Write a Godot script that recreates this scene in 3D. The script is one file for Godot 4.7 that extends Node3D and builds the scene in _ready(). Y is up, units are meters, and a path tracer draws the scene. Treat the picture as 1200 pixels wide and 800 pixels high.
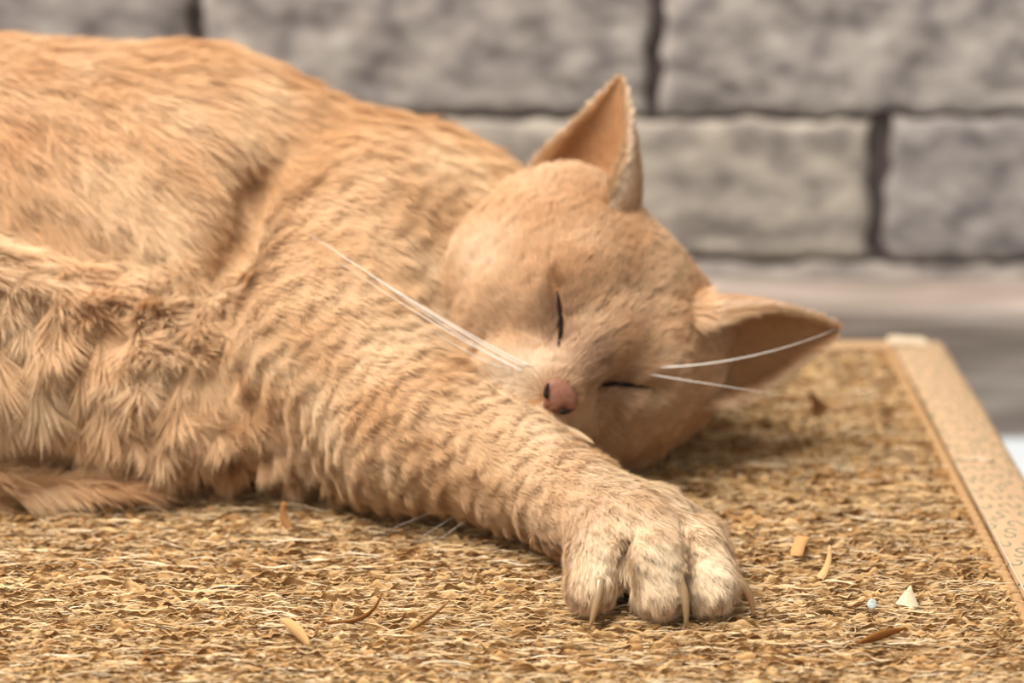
extends Node3D
# A cream cat asleep on a frayed cardboard scratching board, in front of a grey brick wall.
# Units are metres; x to the right, y up, -z away from the camera. The scratching board's top is y = 0.

const PITCH := 19.18          # the camera looks down by this much (degrees)
const FUR := 1.0              # share of the hairs that are built
const CELL := 0.0025          # cell of the grid that the body is meshed on

var rng := RandomNumberGenerator.new()
var M := {}
var used := {}

# ---------------------------------------------------------------- helpers

func P(x: float, y: float, away: float) -> Vector3:
	return Vector3(x, y, -away)

func tag(o: Node, label := "", category := "", group := "", kind := "") -> void:
	if label: o.set_meta("label", label)
	if category: o.set_meta("category", category)
	if group: o.set_meta("group", group)
	if kind: o.set_meta("kind", kind)

func thing(called: String, at := Vector3.ZERO, parent: Node = self) -> Node3D:
	var o := Node3D.new()
	o.name = called
	o.position = at
	parent.add_child(o, true)
	return o

func numbered(called: String, parent: Node) -> String:        # brick, brick_001, brick_002 ...
	var key := "%d/%s" % [parent.get_instance_id(), called]
	var n: int = used.get(key, 0)
	used[key] = n + 1
	return called if n == 0 else "%s_%03d" % [called, n]

func put(called: String, mesh: Mesh, material: Material, parent: Node = self) -> MeshInstance3D:
	var o := MeshInstance3D.new()
	o.name = numbered(called, parent)
	o.mesh = mesh
	if material: o.material_override = material
	parent.add_child(o, true)
	return o

func mat(c: Color, rough := 0.8) -> StandardMaterial3D:
	var m := StandardMaterial3D.new()
	m.albedo_color = c
	m.roughness = rough
	m.metallic_specular = 0.3
	return m

func noise(sd: int, freq: float, octaves := 3) -> FastNoiseLite:
	var n := FastNoiseLite.new()
	n.seed = sd
	n.noise_type = FastNoiseLite.TYPE_SIMPLEX_SMOOTH
	n.frequency = freq
	n.fractal_octaves = octaves
	return n

func noise_texture(sd: int, freq: float, ramp: Array, w := 512, h := 512, octaves := 5) -> NoiseTexture2D:
	var t := NoiseTexture2D.new()
	t.width = w
	t.height = h
	t.seamless = true
	t.noise = noise(sd, freq, octaves)
	var g := Gradient.new()
	g.offsets = PackedFloat32Array()
	g.colors = PackedColorArray()
	var offs := PackedFloat32Array()
	var cols := PackedColorArray()
	for r in ramp:
		offs.append(r[0])
		cols.append(r[1])
	g.offsets = offs
	g.colors = cols
	t.color_ramp = g
	return t

func grid_mesh(rows: Array, closed := false) -> ArrayMesh:      # rows of points joined by smooth quads
	var st := SurfaceTool.new()
	st.begin(Mesh.PRIMITIVE_TRIANGLES)
	st.set_smooth_group(0)
	var n: int = rows[0].size()
	for i in rows.size():
		for j in n:
			st.set_uv(Vector2(float(j) / (n - 1), float(i) / maxf(1, rows.size() - 1)))
			st.add_vertex(rows[i][j])
	for i in rows.size() - 1:
		for j in (n if closed else n - 1):
			var a := i * n + j
			var b := i * n + (j + 1) % n
			st.add_index(a); st.add_index(a + n); st.add_index(b)
			st.add_index(b); st.add_index(a + n); st.add_index(b + n)
	st.generate_normals()
	return st.commit()

func tube(pts: Array, radii: Array, sides := 8) -> ArrayMesh:   # a swept round tube with closed ends
	var rows := []
	var side := Vector3.UP
	for i in pts.size():
		var d: Vector3 = (pts[mini(i + 1, pts.size() - 1)] - pts[maxi(i - 1, 0)]).normalized()
		if i == 0 and absf(d.y) > 0.9: side = Vector3.RIGHT
		side = (side - d * side.dot(d)).normalized()
		var up := d.cross(side)
		var ring := []
		for j in sides:
			var a := TAU * j / sides
			ring.append(pts[i] + (side * cos(a) + up * sin(a)) * radii[i])
		rows.append(ring)
	var first := []
	var last := []
	for j in sides:
		first.append(pts[0])
		last.append(pts[-1])
	rows.push_front(first)
	rows.push_back(last)
	return grid_mesh(rows, true)

func bezier(a: Vector3, b: Vector3, c: Vector3, n: int) -> Array:
	var out := []
	for i in n + 1:
		var t := float(i) / n
		out.append(a.lerp(b, t).lerp(b.lerp(c, t), t))
	return out

func box_mesh(lo: Vector3, hi: Vector3, bevel := 0.0) -> ArrayMesh:   # a box with chamfered edges
	var st := SurfaceTool.new()
	st.begin(Mesh.PRIMITIVE_TRIANGLES)
	st.set_smooth_group(-1)
	var c := (lo + hi) / 2
	var h := (hi - lo) / 2
	var b := minf(bevel, minf(h.x, minf(h.y, h.z)) * 0.9)
	var pts := {}
	for s in 8:
		var sg := Vector3(1 if s & 1 else -1, 1 if s & 2 else -1, 1 if s & 4 else -1)
		pts[s] = [c + sg * (h - Vector3(0, b, b)), c + sg * (h - Vector3(b, 0, b)), c + sg * (h - Vector3(b, b, 0))]
	var face := func(q: Array):
		var m: Vector3 = Vector3.ZERO
		for v in q: m += v / q.size()
		var n: Vector3 = (q[1] - q[0]).cross(q[2] - q[0])
		if n.dot(m - c) > 0: q.reverse()
		for i in range(1, q.size() - 1):
			for v in [q[0], q[i], q[i + 1]]:
				st.set_uv(Vector2(v.x, v.z))
				st.add_vertex(v)
	for ax in 3:
		var u := 1 << ((ax + 1) % 3)
		var v := 1 << ((ax + 2) % 3)
		for s in [0, 1 << ax]:
			face.call([pts[s][ax], pts[s | u][ax], pts[s | u | v][ax], pts[s | v][ax]])
	if b > 0:
		for ax in 3:
			var u := (ax + 1) % 3
			var v := (ax + 2) % 3
			for k in 4:
				var s: int = (1 << u if k & 1 else 0) | (1 << v if k & 2 else 0)
				face.call([pts[s][u], pts[s | 1 << ax][u], pts[s | 1 << ax][v], pts[s][v]])
		for s in 8:
			face.call([pts[s][0], pts[s][1], pts[s][2]])
	st.generate_normals()
	return st.commit()

# ---------------------------------------------------------------- the scene

func _ready() -> void:
	rng.seed = 7
	camera_and_light()
	materials()
	room()
	scratcher()
	cat()
	shreds()

func camera_and_light() -> void:
	var cam := Camera3D.new()
	cam.name = "camera"
	cam.position = Vector3(0, 0.25, 0)
	cam.rotation_degrees.x = -PITCH
	var at := CameraAttributesPhysical.new()
	at.frustum_focal_length = 72.6
	at.exposure_aperture = 6.3
	at.frustum_focus_distance = 0.555
	at.frustum_near = 0.02
	at.frustum_far = 50.0
	cam.attributes = at
	cam.fov = 2.0 * rad_to_deg(atan(400.0 / 2420.0))
	cam.near = 0.02
	add_child(cam)
	cam.current = true
	var we := WorldEnvironment.new()
	we.name = "environment"
	var e := Environment.new()
	e.background_mode = Environment.BG_SKY
	var sky := Sky.new()
	var sm := ProceduralSkyMaterial.new()
	sm.sky_top_color = Color(1.0, 0.99, 0.97)
	sm.sky_horizon_color = Color(0.80, 0.79, 0.78)
	sm.ground_bottom_color = Color(0.55, 0.53, 0.50)
	sm.ground_horizon_color = Color(0.70, 0.69, 0.67)
	sky.sky_material = sm
	e.sky = sky
	e.background_energy_multiplier = 0.62
	e.tonemap_mode = Environment.TONE_MAPPER_LINEAR
	e.tonemap_exposure = 1.0
	e.sdfgi_enabled = true
	e.ssao_enabled = true
	e.ssil_enabled = true
	we.environment = e
	add_child(we)
	var l := AreaLight3D.new()
	l.name = "window_light"
	l.area_size = Vector2(0.9, 0.9)
	l.light_color = Color(1.0, 0.985, 0.965)
	l.light_energy = 4.7
	l.area_range = 8.0
	l.shadow_enabled = true
	add_child(l)
	l.look_at_from_position(P(-0.55, 1.35, 0.33), P(0.0, 0.0, 0.62))

func materials() -> void:
	M.board = mat(Color(0.74, 0.60, 0.42), 0.9)
	M.board_dark = mat(Color(0.45, 0.34, 0.22), 0.95)

# ---------------------------------------------------------------- wall, skirting, floor

func room() -> void:
	var wz := 0.85
	var mortar := mat(Color(0.36, 0.32, 0.31), 0.95)
	var back := put("wall_back", box_mesh(P(-1.2, -0.09, wz + 0.12), P(1.2, 1.6, wz + 0.004)), mortar)
	tag(back, "grey brick wall behind the sleeping cat", "wall", "", "structure")
	var tones := []
	for k in 4:
		var b := StandardMaterial3D.new()
		b.albedo_color = [Color(1, 1, 1), Color(0.93, 0.93, 0.94), Color(1.04, 1.03, 1.0), Color(0.96, 0.95, 0.94)][k]
		b.albedo_texture = noise_texture(31 + k, 0.015, [[0.0, Color(0.40, 0.37, 0.36)], [0.3, Color(0.53, 0.50, 0.48)], [0.5, Color(0.63, 0.59, 0.56)], [0.7, Color(0.69, 0.65, 0.61)], [1.0, Color(0.80, 0.77, 0.73)]])
		b.uv1_triplanar = true
		b.uv1_world_triplanar = true
		b.uv1_scale = Vector3(4.5, 6.5, 4.5)
		b.uv1_offset = Vector3(0.37 * k, 0.21 * k, 0)
		b.roughness = 0.95
		b.metallic_specular = 0.2
		b.heightmap_enabled = true
		b.heightmap_texture = noise_texture(61 + k, 0.03, [[0.0, Color.BLACK], [1.0, Color.WHITE]], 256, 256)
		b.heightmap_scale = 0.08
		tones.append(b)
	var pitch := 0.0636
	var long := 0.1905
	var nz := noise(5, 28.0, 3)
	for row in range(-2, 13):
		var y0 := -0.0088 + row * pitch
		var odd := posmod(row, 2)
		var off := 0.1559 if odd == 0 else 0.0590
		for k in range(-4, 5):
			var x0 := off + k * long + 0.0035
			if absf(x0 + long / 2) > 0.62: continue
			var lo := Vector2(x0, maxf(y0 + 0.0012, -0.075))
			var hi := Vector2(x0 + long - (0.0085 if odd == 0 else 0.0060), y0 + pitch - 0.0018)
			if hi.y - lo.y < 0.01: continue
			put("brick", brick_mesh(lo, hi, wz, nz), tones[rng.randi() % 4], back)
	# the skirting board: a moulded profile that leans back towards its top
	var prof := [[-0.0845, -0.016], [-0.079, -0.0175], [-0.050, -0.0175], [-0.030, -0.0172], [-0.0270, -0.0158], [-0.0235, -0.0120], [-0.0200, -0.0070], [-0.0165, -0.0020], [-0.0140, 0.0010], [-0.0122, 0.004]]
	var rows := []
	var lit_strip := []  # added strip over the top slope, carries the painted light
	for q in prof.slice(4): lit_strip.append([P(-1.2, q[0], wz + q[1] - 0.0006), P(1.2, q[0], wz + q[1] - 0.0006)])
	lit_strip.push_front([P(-1.2, -0.030, wz - 0.015), P(1.2, -0.030, wz - 0.015)])
	for q in prof:
		rows.append([P(-1.2, q[0], wz + q[1]), P(1.2, q[0], wz + q[1])])
	var wood := StandardMaterial3D.new()
	wood.albedo_texture = noise_texture(12, 0.012, [[0.0, Color(0.32, 0.28, 0.25)], [0.4, Color(0.45, 0.40, 0.36)], [0.65, Color(0.53, 0.48, 0.44)], [1.0, Color(0.66, 0.62, 0.58)]])
	wood.uv1_triplanar = true
	wood.uv1_world_triplanar = true
	wood.uv1_scale = Vector3(1.2, 17, 17)
	wood.roughness = 0.35
	wood.metallic_specular = 0.5
	var bb := put("baseboard_back", grid_mesh(rows), wood)
	tag(bb, "grey-brown wood-grain skirting board below the brick wall", "skirting board", "", "structure")
	var lit_wood := wood.duplicate()
	lit_wood.albedo_color = Color(1.3, 1.3, 1.3)  # same wood lightened, paints in the light falling on the top edge
	tag(put("painted_lit_trim_1", grid_mesh(lit_strip), lit_wood), "top of the skirting board, its lit band painted in as paler wood", "painted_lit_trim", "", "structure")
	var tile := mat(Color(0.83, 0.85, 0.86), 0.4)
	tile.albedo_texture = noise_texture(77, 0.01, [[0.0, Color(0.92, 0.92, 0.92)], [1.0, Color(1, 1, 1)]], 256, 256)
	tile.uv1_triplanar = true
	var fl := put("floor", box_mesh(P(-1.4, -0.12, 0.98), P(1.4, -0.0845, -0.6)), tile)
	tag(fl, "pale grey-white floor at the foot of the skirting board", "floor", "", "structure")

func brick_mesh(lo: Vector2, hi: Vector2, wz: float, nz: FastNoiseLite) -> ArrayMesh:
	var nx := 48
	var ny := 18
	var rows := []
	for i in ny + 3:
		var row := []
		for j in nx + 3:
			var u := clampf(float(j - 1) / nx, 0, 1)
			var v := clampf(float(i - 1) / ny, 0, 1)
			var x := lerpf(lo.x, hi.x, u)
			var y := lerpf(lo.y, hi.y, v)
			var rim := i == 0 or j == 0 or i == ny + 2 or j == nx + 2
			var edge := minf(minf(u, 1 - u) * (hi.x - lo.x), minf(v, 1 - v) * (hi.y - lo.y))
			var z := wz - 0.0024 * smoothstep(-0.001, 0.007, edge + 0.002) + nz.get_noise_3d(x, y, 3.0) * 0.0010
			var crack := (y - lo.y - 0.0105 - nz.get_noise_3d(x * 1.4, lo.y * 9, 31.0) * 0.0035) / 0.0011    # the lower lip of each brick, a broken crack above it
			z += 0.0034 * exp(-crack * crack) * smoothstep(-0.25, 0.25, nz.get_noise_3d(x * 1.3, lo.y * 7, 47.0))
			var near := 1.0 - smoothstep(0.0, 0.006, edge)          # the edges wander
			x += nz.get_noise_3d(x * 1.6, y * 1.6, 9.0) * 0.0050 * near
			y += nz.get_noise_3d(x * 1.6, y * 1.6, 17.0) * 0.0036 * near
			if rim: z = wz + 0.005
			row.append(P(x, y, z))
		rows.append(row)
	return grid_mesh(rows)

# ---------------------------------------------------------------- the scratching board

func scratcher() -> void:
	var t := thing("cardboard_scratcher", P(-0.08, -0.0845, 0.55))
	tag(t, "brown corrugated cardboard scratching board with a clawed, frayed top, under the cat", "cat scratcher")
	var o := thing("scratch_bed", -t.position, t)          # the bed: strips on edge in a tray
	var tray := put("tray", box_mesh(P(-0.36, -0.0842, 0.716), P(0.157, -0.012, 0.40), 0.001), M.board_dark, o)
	# strips of corrugated cardboard standing on edge, side by side
	var variants := []
	for k in 8: variants.append(strip_mesh(k))
	var sm := []
	for c in [Color(0.80, 0.655, 0.46), Color(0.77, 0.615, 0.415), Color(0.83, 0.70, 0.51), Color(0.73, 0.565, 0.37)]:
		var m := mat(c, 0.9)
		m.cull_mode = BaseMaterial3D.CULL_DISABLED
		m.vertex_color_use_as_albedo = true
		sm.append(m)
	var z := 0.418
	var k := 0
	while z < 0.706:
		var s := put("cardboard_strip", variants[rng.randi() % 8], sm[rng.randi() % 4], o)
		s.position = P(-0.10, 0, z)
		s.scale.x = 1 if rng.randf() < 0.5 else -1
		s.position.y = rng.randf_range(-0.0008, 0.0003)
		z += 0.00462
		k += 1
	fray(o)
	rim(o)

func strip_mesh(sd: int) -> ArrayMesh:
	var n := noise(100 + sd, 85.0, 3)
	var n2 := noise(200 + sd, 260.0, 2)
	var st := SurfaceTool.new()
	st.begin(Mesh.PRIMITIVE_TRIANGLES)
	st.set_smooth_group(0)
	var base := 0
	var n3 := noise(300 + sd, 160.0, 2)
	for sheet in 6:                                     # a wavy sheet between two liners, and plies peeled off them
		var seg := 560
		for i in seg + 1:
			var x := -0.2355 + 0.471 * i / seg
			var off: float = [-0.0021, sin(x * TAU / 0.0072 + sd) * 0.0016, 0.0021, -0.0016, 0.0012, 0.0026][sheet]
			var rough := n2.get_noise_2d(x, sheet * 3.1)
			var top: float = [0.0006, -0.0008, 0.0002, -0.0012, -0.0016, 0.0003][sheet] + n.get_noise_2d(x, sheet * 7.3) * 0.0020 + rough * 0.0010
			top -= 0.0030 * smoothstep(0.25, 0.5, n3.get_noise_2d(x, sheet * 11.7))         # torn down here and there
			var lean := n.get_noise_2d(x + 9, sheet * 5.3) * 0.0020
			var fold := clampf(n3.get_noise_2d(x * 0.8, 60 + sheet * 4.1) * 3.0, -1, 1) * 0.0007
			var hs := [-0.013, -0.0045, top - 0.0008, top, top - 0.0001 + rough * 0.0005]
			var zs := [0.0, lean * 0.1, lean * 0.7, lean + fold * 0.35, lean + fold]
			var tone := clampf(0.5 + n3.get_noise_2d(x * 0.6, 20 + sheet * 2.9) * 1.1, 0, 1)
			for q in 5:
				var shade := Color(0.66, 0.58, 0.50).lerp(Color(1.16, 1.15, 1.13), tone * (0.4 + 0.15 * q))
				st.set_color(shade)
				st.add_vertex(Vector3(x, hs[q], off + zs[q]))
		for i in seg:
			for q in 4:
				var a := base + i * 5 + q
				for w in [a, a + 5, a + 1, a + 5, a + 6, a + 1]: st.add_index(w)
		base += (seg + 1) * 5
	st.generate_normals()
	return st.commit()

func flake_mesh(sd: int, width: float, curl: float, lift: float) -> ArrayMesh:   # a torn scrap of paper, 1 long
	var r := RandomNumberGenerator.new()
	r.seed = 900 + sd
	var st := SurfaceTool.new()
	st.begin(Mesh.PRIMITIVE_TRIANGLES)
	st.set_smooth_group(0)
	var seg := 6
	var ang := 0.0
	var turn := 0.0
	var p := Vector3.ZERO
	var pts := [p]
	for i in seg:
		p += Vector3(cos(ang) * cos(turn), sin(ang), cos(ang) * sin(turn)) / seg
		pts.append(p)
		ang += r.randf_range(-0.6, 0.6) * lift
		turn += r.randf_range(-0.6, 0.6) * curl
	var straight := Basis(Quaternion(p.normalized(), Vector3.RIGHT))
	for i in seg + 1:
		var t := float(i) / seg
		var w := width * (0.35 + 0.65 * sin(PI * clampf(t * 0.9 + 0.07, 0, 1))) * r.randf_range(0.65, 1.25)
		var tw := r.randf_range(-0.5, 0.5) + curl * (t - 0.5)
		var ac := Vector3(0, sin(tw), cos(tw)) * w / 2
		var c := r.randf_range(0.86, 1.08)
		var at: Vector3 = straight * (pts[i] - pts[seg] / 2)
		st.set_color(Color(c, c, c))
		st.add_vertex(at + ac)
		st.set_color(Color(c, c * 0.98, c * 0.95))
		st.add_vertex(at - ac)
	for i in seg:
		var a := i * 2
		for w in [a, a + 1, a + 2, a + 1, a + 3, a + 2]: st.add_index(w)
	st.generate_normals()
	return st.commit()

func fray(o: Node) -> void:
	var m := mat(Color(1, 1, 1), 0.9)
	m.vertex_color_use_as_albedo = true
	m.cull_mode = BaseMaterial3D.CULL_DISABLED
	m.backlight_enabled = true
	m.backlight = Color(0.25, 0.2, 0.14)
	var tones := [Color(0.62, 0.425, 0.225), Color(0.66, 0.475, 0.27), Color(0.56, 0.365, 0.175), Color(0.71, 0.54, 0.33), Color(0.44, 0.27, 0.12), Color(0.77, 0.62, 0.42), Color(0.63, 0.435, 0.23)]
	var clump := noise(321, 45.0, 2)
	# kind: [copies, shortest, longest, width, curl, lift, yaw]
	var kinds := [[20000, 0.003, 0.009, 0.042, 0.7, 0.35, 0.06], [6000, 0.0022, 0.0055, 0.080, 0.8, 0.40, 0.09], [1200, 0.0015, 0.0032, 0.28, 0.9, 0.7, 0.30], [16000, 0.002, 0.006, 0.045, 1.4, 1.0, 0.40], [8000, 0.006, 0.016, 0.038, 0.5, 0.25, 0.04]]
	for i in kinds.size() * 3:
		var q: Array = kinds[i / 3]
		var buf := []
		for c in q[0] / 3:
			var x := rng.randf_range(-0.31, 0.1345)
			var zf := 0.425 + 0.282 * pow(rng.randf(), 1.15)
			if x < -0.05 and zf > 0.60: continue
			var row := roundf((zf - 0.418) / 0.00462 - 0.5)
			var rz := 0.418 + (row + 0.5) * 0.00462 + rng.randfn() * 0.0011
			var len := rng.randf_range(q[1], q[2])
			var yaw := rng.randfn() * float(q[6]) + (PI if rng.randf() < 0.5 else 0.0)
			var b := Basis(Vector3.UP, yaw) * Basis(Vector3.BACK, rng.randfn() * 0.07) * Basis(Vector3.RIGHT, rng.randfn() * 0.6)
			var y := 0.0001 + rng.randfn() * 0.0007 + clump.get_noise_2d(x, zf) * 0.0008
			var col: Color = tones[rng.randi() % 7] * rng.randf_range(0.9, 1.1)
			col.a = 1
			buf.append([Transform3D(b.scaled_local(Vector3(len, len, len)), P(x, y, rz)), col])
		copies("frayed_paper", flake_mesh(i, q[3], q[4], q[5]), m, buf, o)

func copies(called: String, mesh: Mesh, material: Material, list: Array, parent: Node) -> MultiMeshInstance3D:
	var mm := MultiMesh.new()
	mm.transform_format = MultiMesh.TRANSFORM_3D
	mm.use_colors = true
	mm.mesh = mesh
	mm.instance_count = list.size()
	for i in list.size():
		mm.set_instance_transform(i, list[i][0])
		mm.set_instance_color(i, list[i][1])
	var o := MultiMeshInstance3D.new()
	o.name = numbered(called, parent)
	o.multimesh = mm
	o.material_override = material
	tag(o, "", "", "", "stuff")
	parent.add_child(o, true)
	return o

func print_texture() -> ImageTexture:              # kraft liner with rows of printed dark green squiggles
	var w := 256
	var h := 2048
	var im := Image.create(w, h, false, Image.FORMAT_RGB8)
	var n := noise(8, 0.02, 4)
	for y in h:
		for x in w:
			var v := 1.0 + 0.05 * n.get_noise_2d(x, y * 0.6)
			im.set_pixel(x, y, Color(0.73 * v, 0.60 * v, 0.465 * v))
	var r := RandomNumberGenerator.new()
	r.seed = 3
	var ink := Color(0.24, 0.38, 0.32)
	var y := 30.0
	var row := 0
	while y < h:                                    # 0.08 mm a pixel
		var x := 8.0 + (row % 2) * 50
		while x < w + 40:
			var wide := r.randf_range(50, 64)
			var tall := r.randf_range(24, 32)
			var turn := r.randf_range(-0.3, 0.3) + 0.5
			var flip := 1.0 if r.randf() < 0.7 else -1.0
			for i in 220:                           # one lying S
				var t := i / 219.0
				var q := Vector2(wide * ((t - 0.5) * 1.05 - 0.17 * sin(t * TAU * 2)), flip * tall * sin(t * TAU)).rotated(turn)
				for dx in 4:
					for dy in 5:
						var ix := int(x + q.x) + dx
						var iy := int(y + q.y) + dy
						if ix >= 0 and iy >= 0 and ix < w and iy < h: im.set_pixel(ix, iy, ink)
			x += 98
		y += 80
		row += 1
	return ImageTexture.create_from_image(im)

func rim(o: Node) -> void:
	var liner := mat(Color(0.73, 0.59, 0.44), 0.85)
	var printed := mat(Color(1, 1, 1), 0.75)
	printed.albedo_texture = print_texture()
	# right side: the printed flap along the edge, its torn inner ply showing the flutes
	var rows := []
	for i in 140:
		var zf := 0.42 + (0.716 - 0.42) * i / 139
		var y := 0.0011 + 0.0003 * sin(zf * 60) + 0.0003 * sin(zf * 23)
		rows.append([P(0.1392, y - 0.0016, zf), P(0.1390, y, zf), P(0.1395, y + 0.0006, zf), P(0.1475, y + 0.0009, zf), P(0.1560, y + 0.0004, zf), P(0.1583, y - 0.0006, zf), P(0.1592, y - 0.003, zf), P(0.1594, -0.0842, zf)])
	var st := SurfaceTool.new()
	st.begin(Mesh.PRIMITIVE_TRIANGLES)
	st.set_smooth_group(0)
	var us := [0.0, 0.02, 0.04, 0.40, 0.78, 0.9, 1.0, 4.5]
	for i in rows.size():
		for j in 8:
			st.set_uv(Vector2(us[j], float(i) / 139 * 1.8))
			st.add_vertex(rows[i][j])
	for i in rows.size() - 1:
		for j in 7:
			var a := i * 8 + j
			for w in [a, a + 8, a + 1, a + 1, a + 8, a + 9]: st.add_index(w)
	st.generate_normals()
	printed.cull_mode = BaseMaterial3D.CULL_DISABLED
	var flap := put("printed_flap", st.commit(), printed, o)
	tag(flap, "tan flap along the right edge printed with dark green squiggles")
	var ply := mat(Color(0.68, 0.535, 0.375), 0.9)
	ply.cull_mode = BaseMaterial3D.CULL_DISABLED
	rows = []
	for i in 620:
		var zf := 0.42 + (0.712 - 0.42) * i / 619
		var r := sin(zf * TAU / 0.0046)
		rows.append([P(0.1352, -0.004, zf), P(0.1358 + 0.0003 * r, -0.0004 + 0.0005 * r, zf), P(0.1367, 0.0004 + 0.0008 * r, zf), P(0.1378, 0.0005 + 0.0008 * r, zf), P(0.1388, -0.0004 + 0.0005 * r, zf), P(0.1394, -0.003, zf)])
	liner.cull_mode = BaseMaterial3D.CULL_DISABLED
	var fl := put("fluted_ply", grid_mesh(rows), ply, o)
	tag(fl, "torn edge showing the ribbed inner ply")
	var pale := mat(Color(0.78, 0.70, 0.59), 0.9)
	var e1 := []
	var nz := noise(55, 90.0, 3)
	for i in 60:
		var zf := 0.42 + (0.60 - 0.42) * i / 59
		e1.append(P(0.1391 + nz.get_noise_1d(zf) * 0.0003, 0.0020 + nz.get_noise_1d(zf + 5) * 0.0003, zf))
	var rr := []
	for i in 60: rr.append(0.00028 + 0.0001 * nz.get_noise_1d(i))
	put("torn_edge", tube(e1, rr, 6), pale, o)
	# a seam across the flap where the printed paper has torn open
	var seam := []
	for i in 9:
		var f := i / 8.0
		seam.append(P(0.1392 + 0.012 * f, 0.0023 + 0.0002 * sin(i * 2.1), 0.6005 - 0.002 * f + 0.0008 * sin(i * 1.7)))
	put("torn_seam", tube(seam, [0.0002, 0.0005, 0.0003, 0.0004, 0.0007, 0.0009, 0.0006, 0.0005, 0.0003], 6), pale, o)
	# back edge
	var bk := put("back_edge", box_mesh(P(-0.35, -0.004, 0.7155), P(0.1386, 0.0016, 0.7095), 0.0008), liner, o)
	bk.set_meta("label", "plain tan back edge of the board")
	var cor := []
	for i in 6:
		var row := []
		for j in 5:
			row.append(P(0.1375 + 0.0035 * j, 0.0018 + 0.0004 * sin(i * 1.3 + j) + 0.0008 * smoothstep(3.0, 5.0, i), 0.7095 + 0.0014 * i + 0.0006 * sin(j * 2.2)))
		cor.append(row)
	pale.cull_mode = BaseMaterial3D.CULL_DISABLED
	put("torn_corner", grid_mesh(cor), pale, o)

# ---------------------------------------------------------------- the cat: a field of joined bones

var bones: Array[PackedFloat32Array] = []       # [kind, ax, ay, az, ra, bx, by, bz, rb, k] or ellipsoids
var bone_style: PackedInt32Array = []
var bone_flow: PackedVector3Array = []
var ell: Array[Basis] = []
var ell_r: PackedVector3Array = []
var bone_a: PackedVector3Array = []
var bone_ba: PackedVector3Array = []
var bone_inv: PackedFloat32Array = []
var bone_ra: PackedFloat32Array = []
var bone_rb: PackedFloat32Array = []
var bone_k: PackedFloat32Array = []
var bone_kind: PackedInt32Array = []

func bone(a: Vector3, ra: float, b: Vector3, rb: float, k: float, style: int, flow := Vector3.ZERO) -> void:
	bone_kind.append(0)
	bone_a.append(a)
	bone_ba.append(b - a)
	bone_inv.append(1.0 / maxf((b - a).length_squared(), 1e-9))
	bone_ra.append(ra)
	bone_rb.append(rb)
	bone_k.append(k)
	bone_style.append(style)
	bone_flow.append(flow if flow != Vector3.ZERO else (b - a).normalized())
	ell.append(Basis())
	ell_r.append(Vector3.ONE)

func lump(c: Vector3, axes: Basis, r: Vector3, k: float, style: int, flow := Vector3.DOWN) -> void:
	bone(c, maxf(r.x, maxf(r.y, r.z)), c, 0.0, k, style, flow)
	bone_kind[-1] = 1
	ell[-1] = axes.transposed()
	ell_r[-1] = r

func groove(a: Vector3, ra: float, b: Vector3, rb: float, k: float) -> void:
	bone(a, ra, b, rb, k, -1)
	bone_kind[-1] = 2

func bone_distance(i: int, p: Vector3) -> float:
	if bone_kind[i] == 1:
		var q := ell[i] * (p - bone_a[i])
		var r := ell_r[i]
		var k0 := (q / r).length()
		var k1 := (q / (r * r)).length()
		return k0 * (k0 - 1.0) / maxf(k1, 1e-6)
	var d := p - bone_a[i]
	var t := clampf(d.dot(bone_ba[i]) * bone_inv[i], 0.0, 1.0)
	return (d - bone_ba[i] * t).length() - lerpf(bone_ra[i], bone_rb[i], t)

func field(p: Vector3, list: PackedInt32Array) -> float:
	var d := 1.0
	for i in list:
		var e := bone_distance(i, p)
		var k := bone_k[i]
		if bone_kind[i] == 2:
			e = -e
			var h := maxf(k - absf(d - e), 0.0) / k
			d = maxf(d, e) + h * h * k * 0.25
		elif e < d + k:
			var h := maxf(k - absf(d - e), 0.0) / k
			d = minf(d, e) - h * h * k * 0.25
	return maxf(d, 0.0028 - p.y)               # pressed flat where it lies on the board

var head_c := Vector3.ZERO
var head_b := Basis()                            # columns: towards the lower ear, towards the crown, out of the face

func H(r: float, u: float, n: float) -> Vector3:
	return head_c + head_b * Vector3(r, u, n)

# styles: 0 flank, 1 belly curls, 2 thigh, 3 foreleg, 4 paw, 5 head, 6 muzzle, 7 tail, 8 shoulder, 9 neck
#          length, rise, tufts per mm2, width, clump strength, clump size along, across, colour
const STYLE := [
	[0.0130, 0.15, 4.0, 0.95, 0.25, 38.0, 110.0, 0.10],
	[0.0110, 0.44, 5.5, 0.75, 1.40, 80.0, 110.0, 0.80],
	[0.0150, 0.34, 5.0, 0.8, 0.95, 45.0, 130.0, 0.20],
	[0.0058, 0.32, 16.0, 0.37, 0.31, 240.0, 100.0, 1.00],
	[0.0050, 0.28, 18.0, 0.35, 0.27, 170.0, 300.0, 0.60],
	[0.0050, 0.20, 8.0, 0.62, 0.38, 120.0, 230.0, 0.50],
	[0.0030, 0.18, 12.0, 0.45, 0.20, 160.0, 260.0, 0.50],
	[0.0170, 0.12, 5.0, 0.85, 0.50, 35.0, 150.0, 0.10],
	[0.0065, 0.24, 8.0, 0.62, 0.26, 150.0, 90.0, 0.80],
	[0.0095, 0.19, 5.5, 0.80, 0.34, 70.0, 120.0, 0.40],
]
var TONE := [Color(0.70, 0.44, 0.24), Color(0.74, 0.49, 0.275), Color(0.76, 0.51, 0.29), Color(0.79, 0.54, 0.31), Color(0.86, 0.655, 0.43), Color(0.67, 0.42, 0.235), Color(0.75, 0.545, 0.36), Color(0.68, 0.42, 0.22), Color(0.75, 0.49, 0.27), Color(0.72, 0.455, 0.24)]

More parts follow.
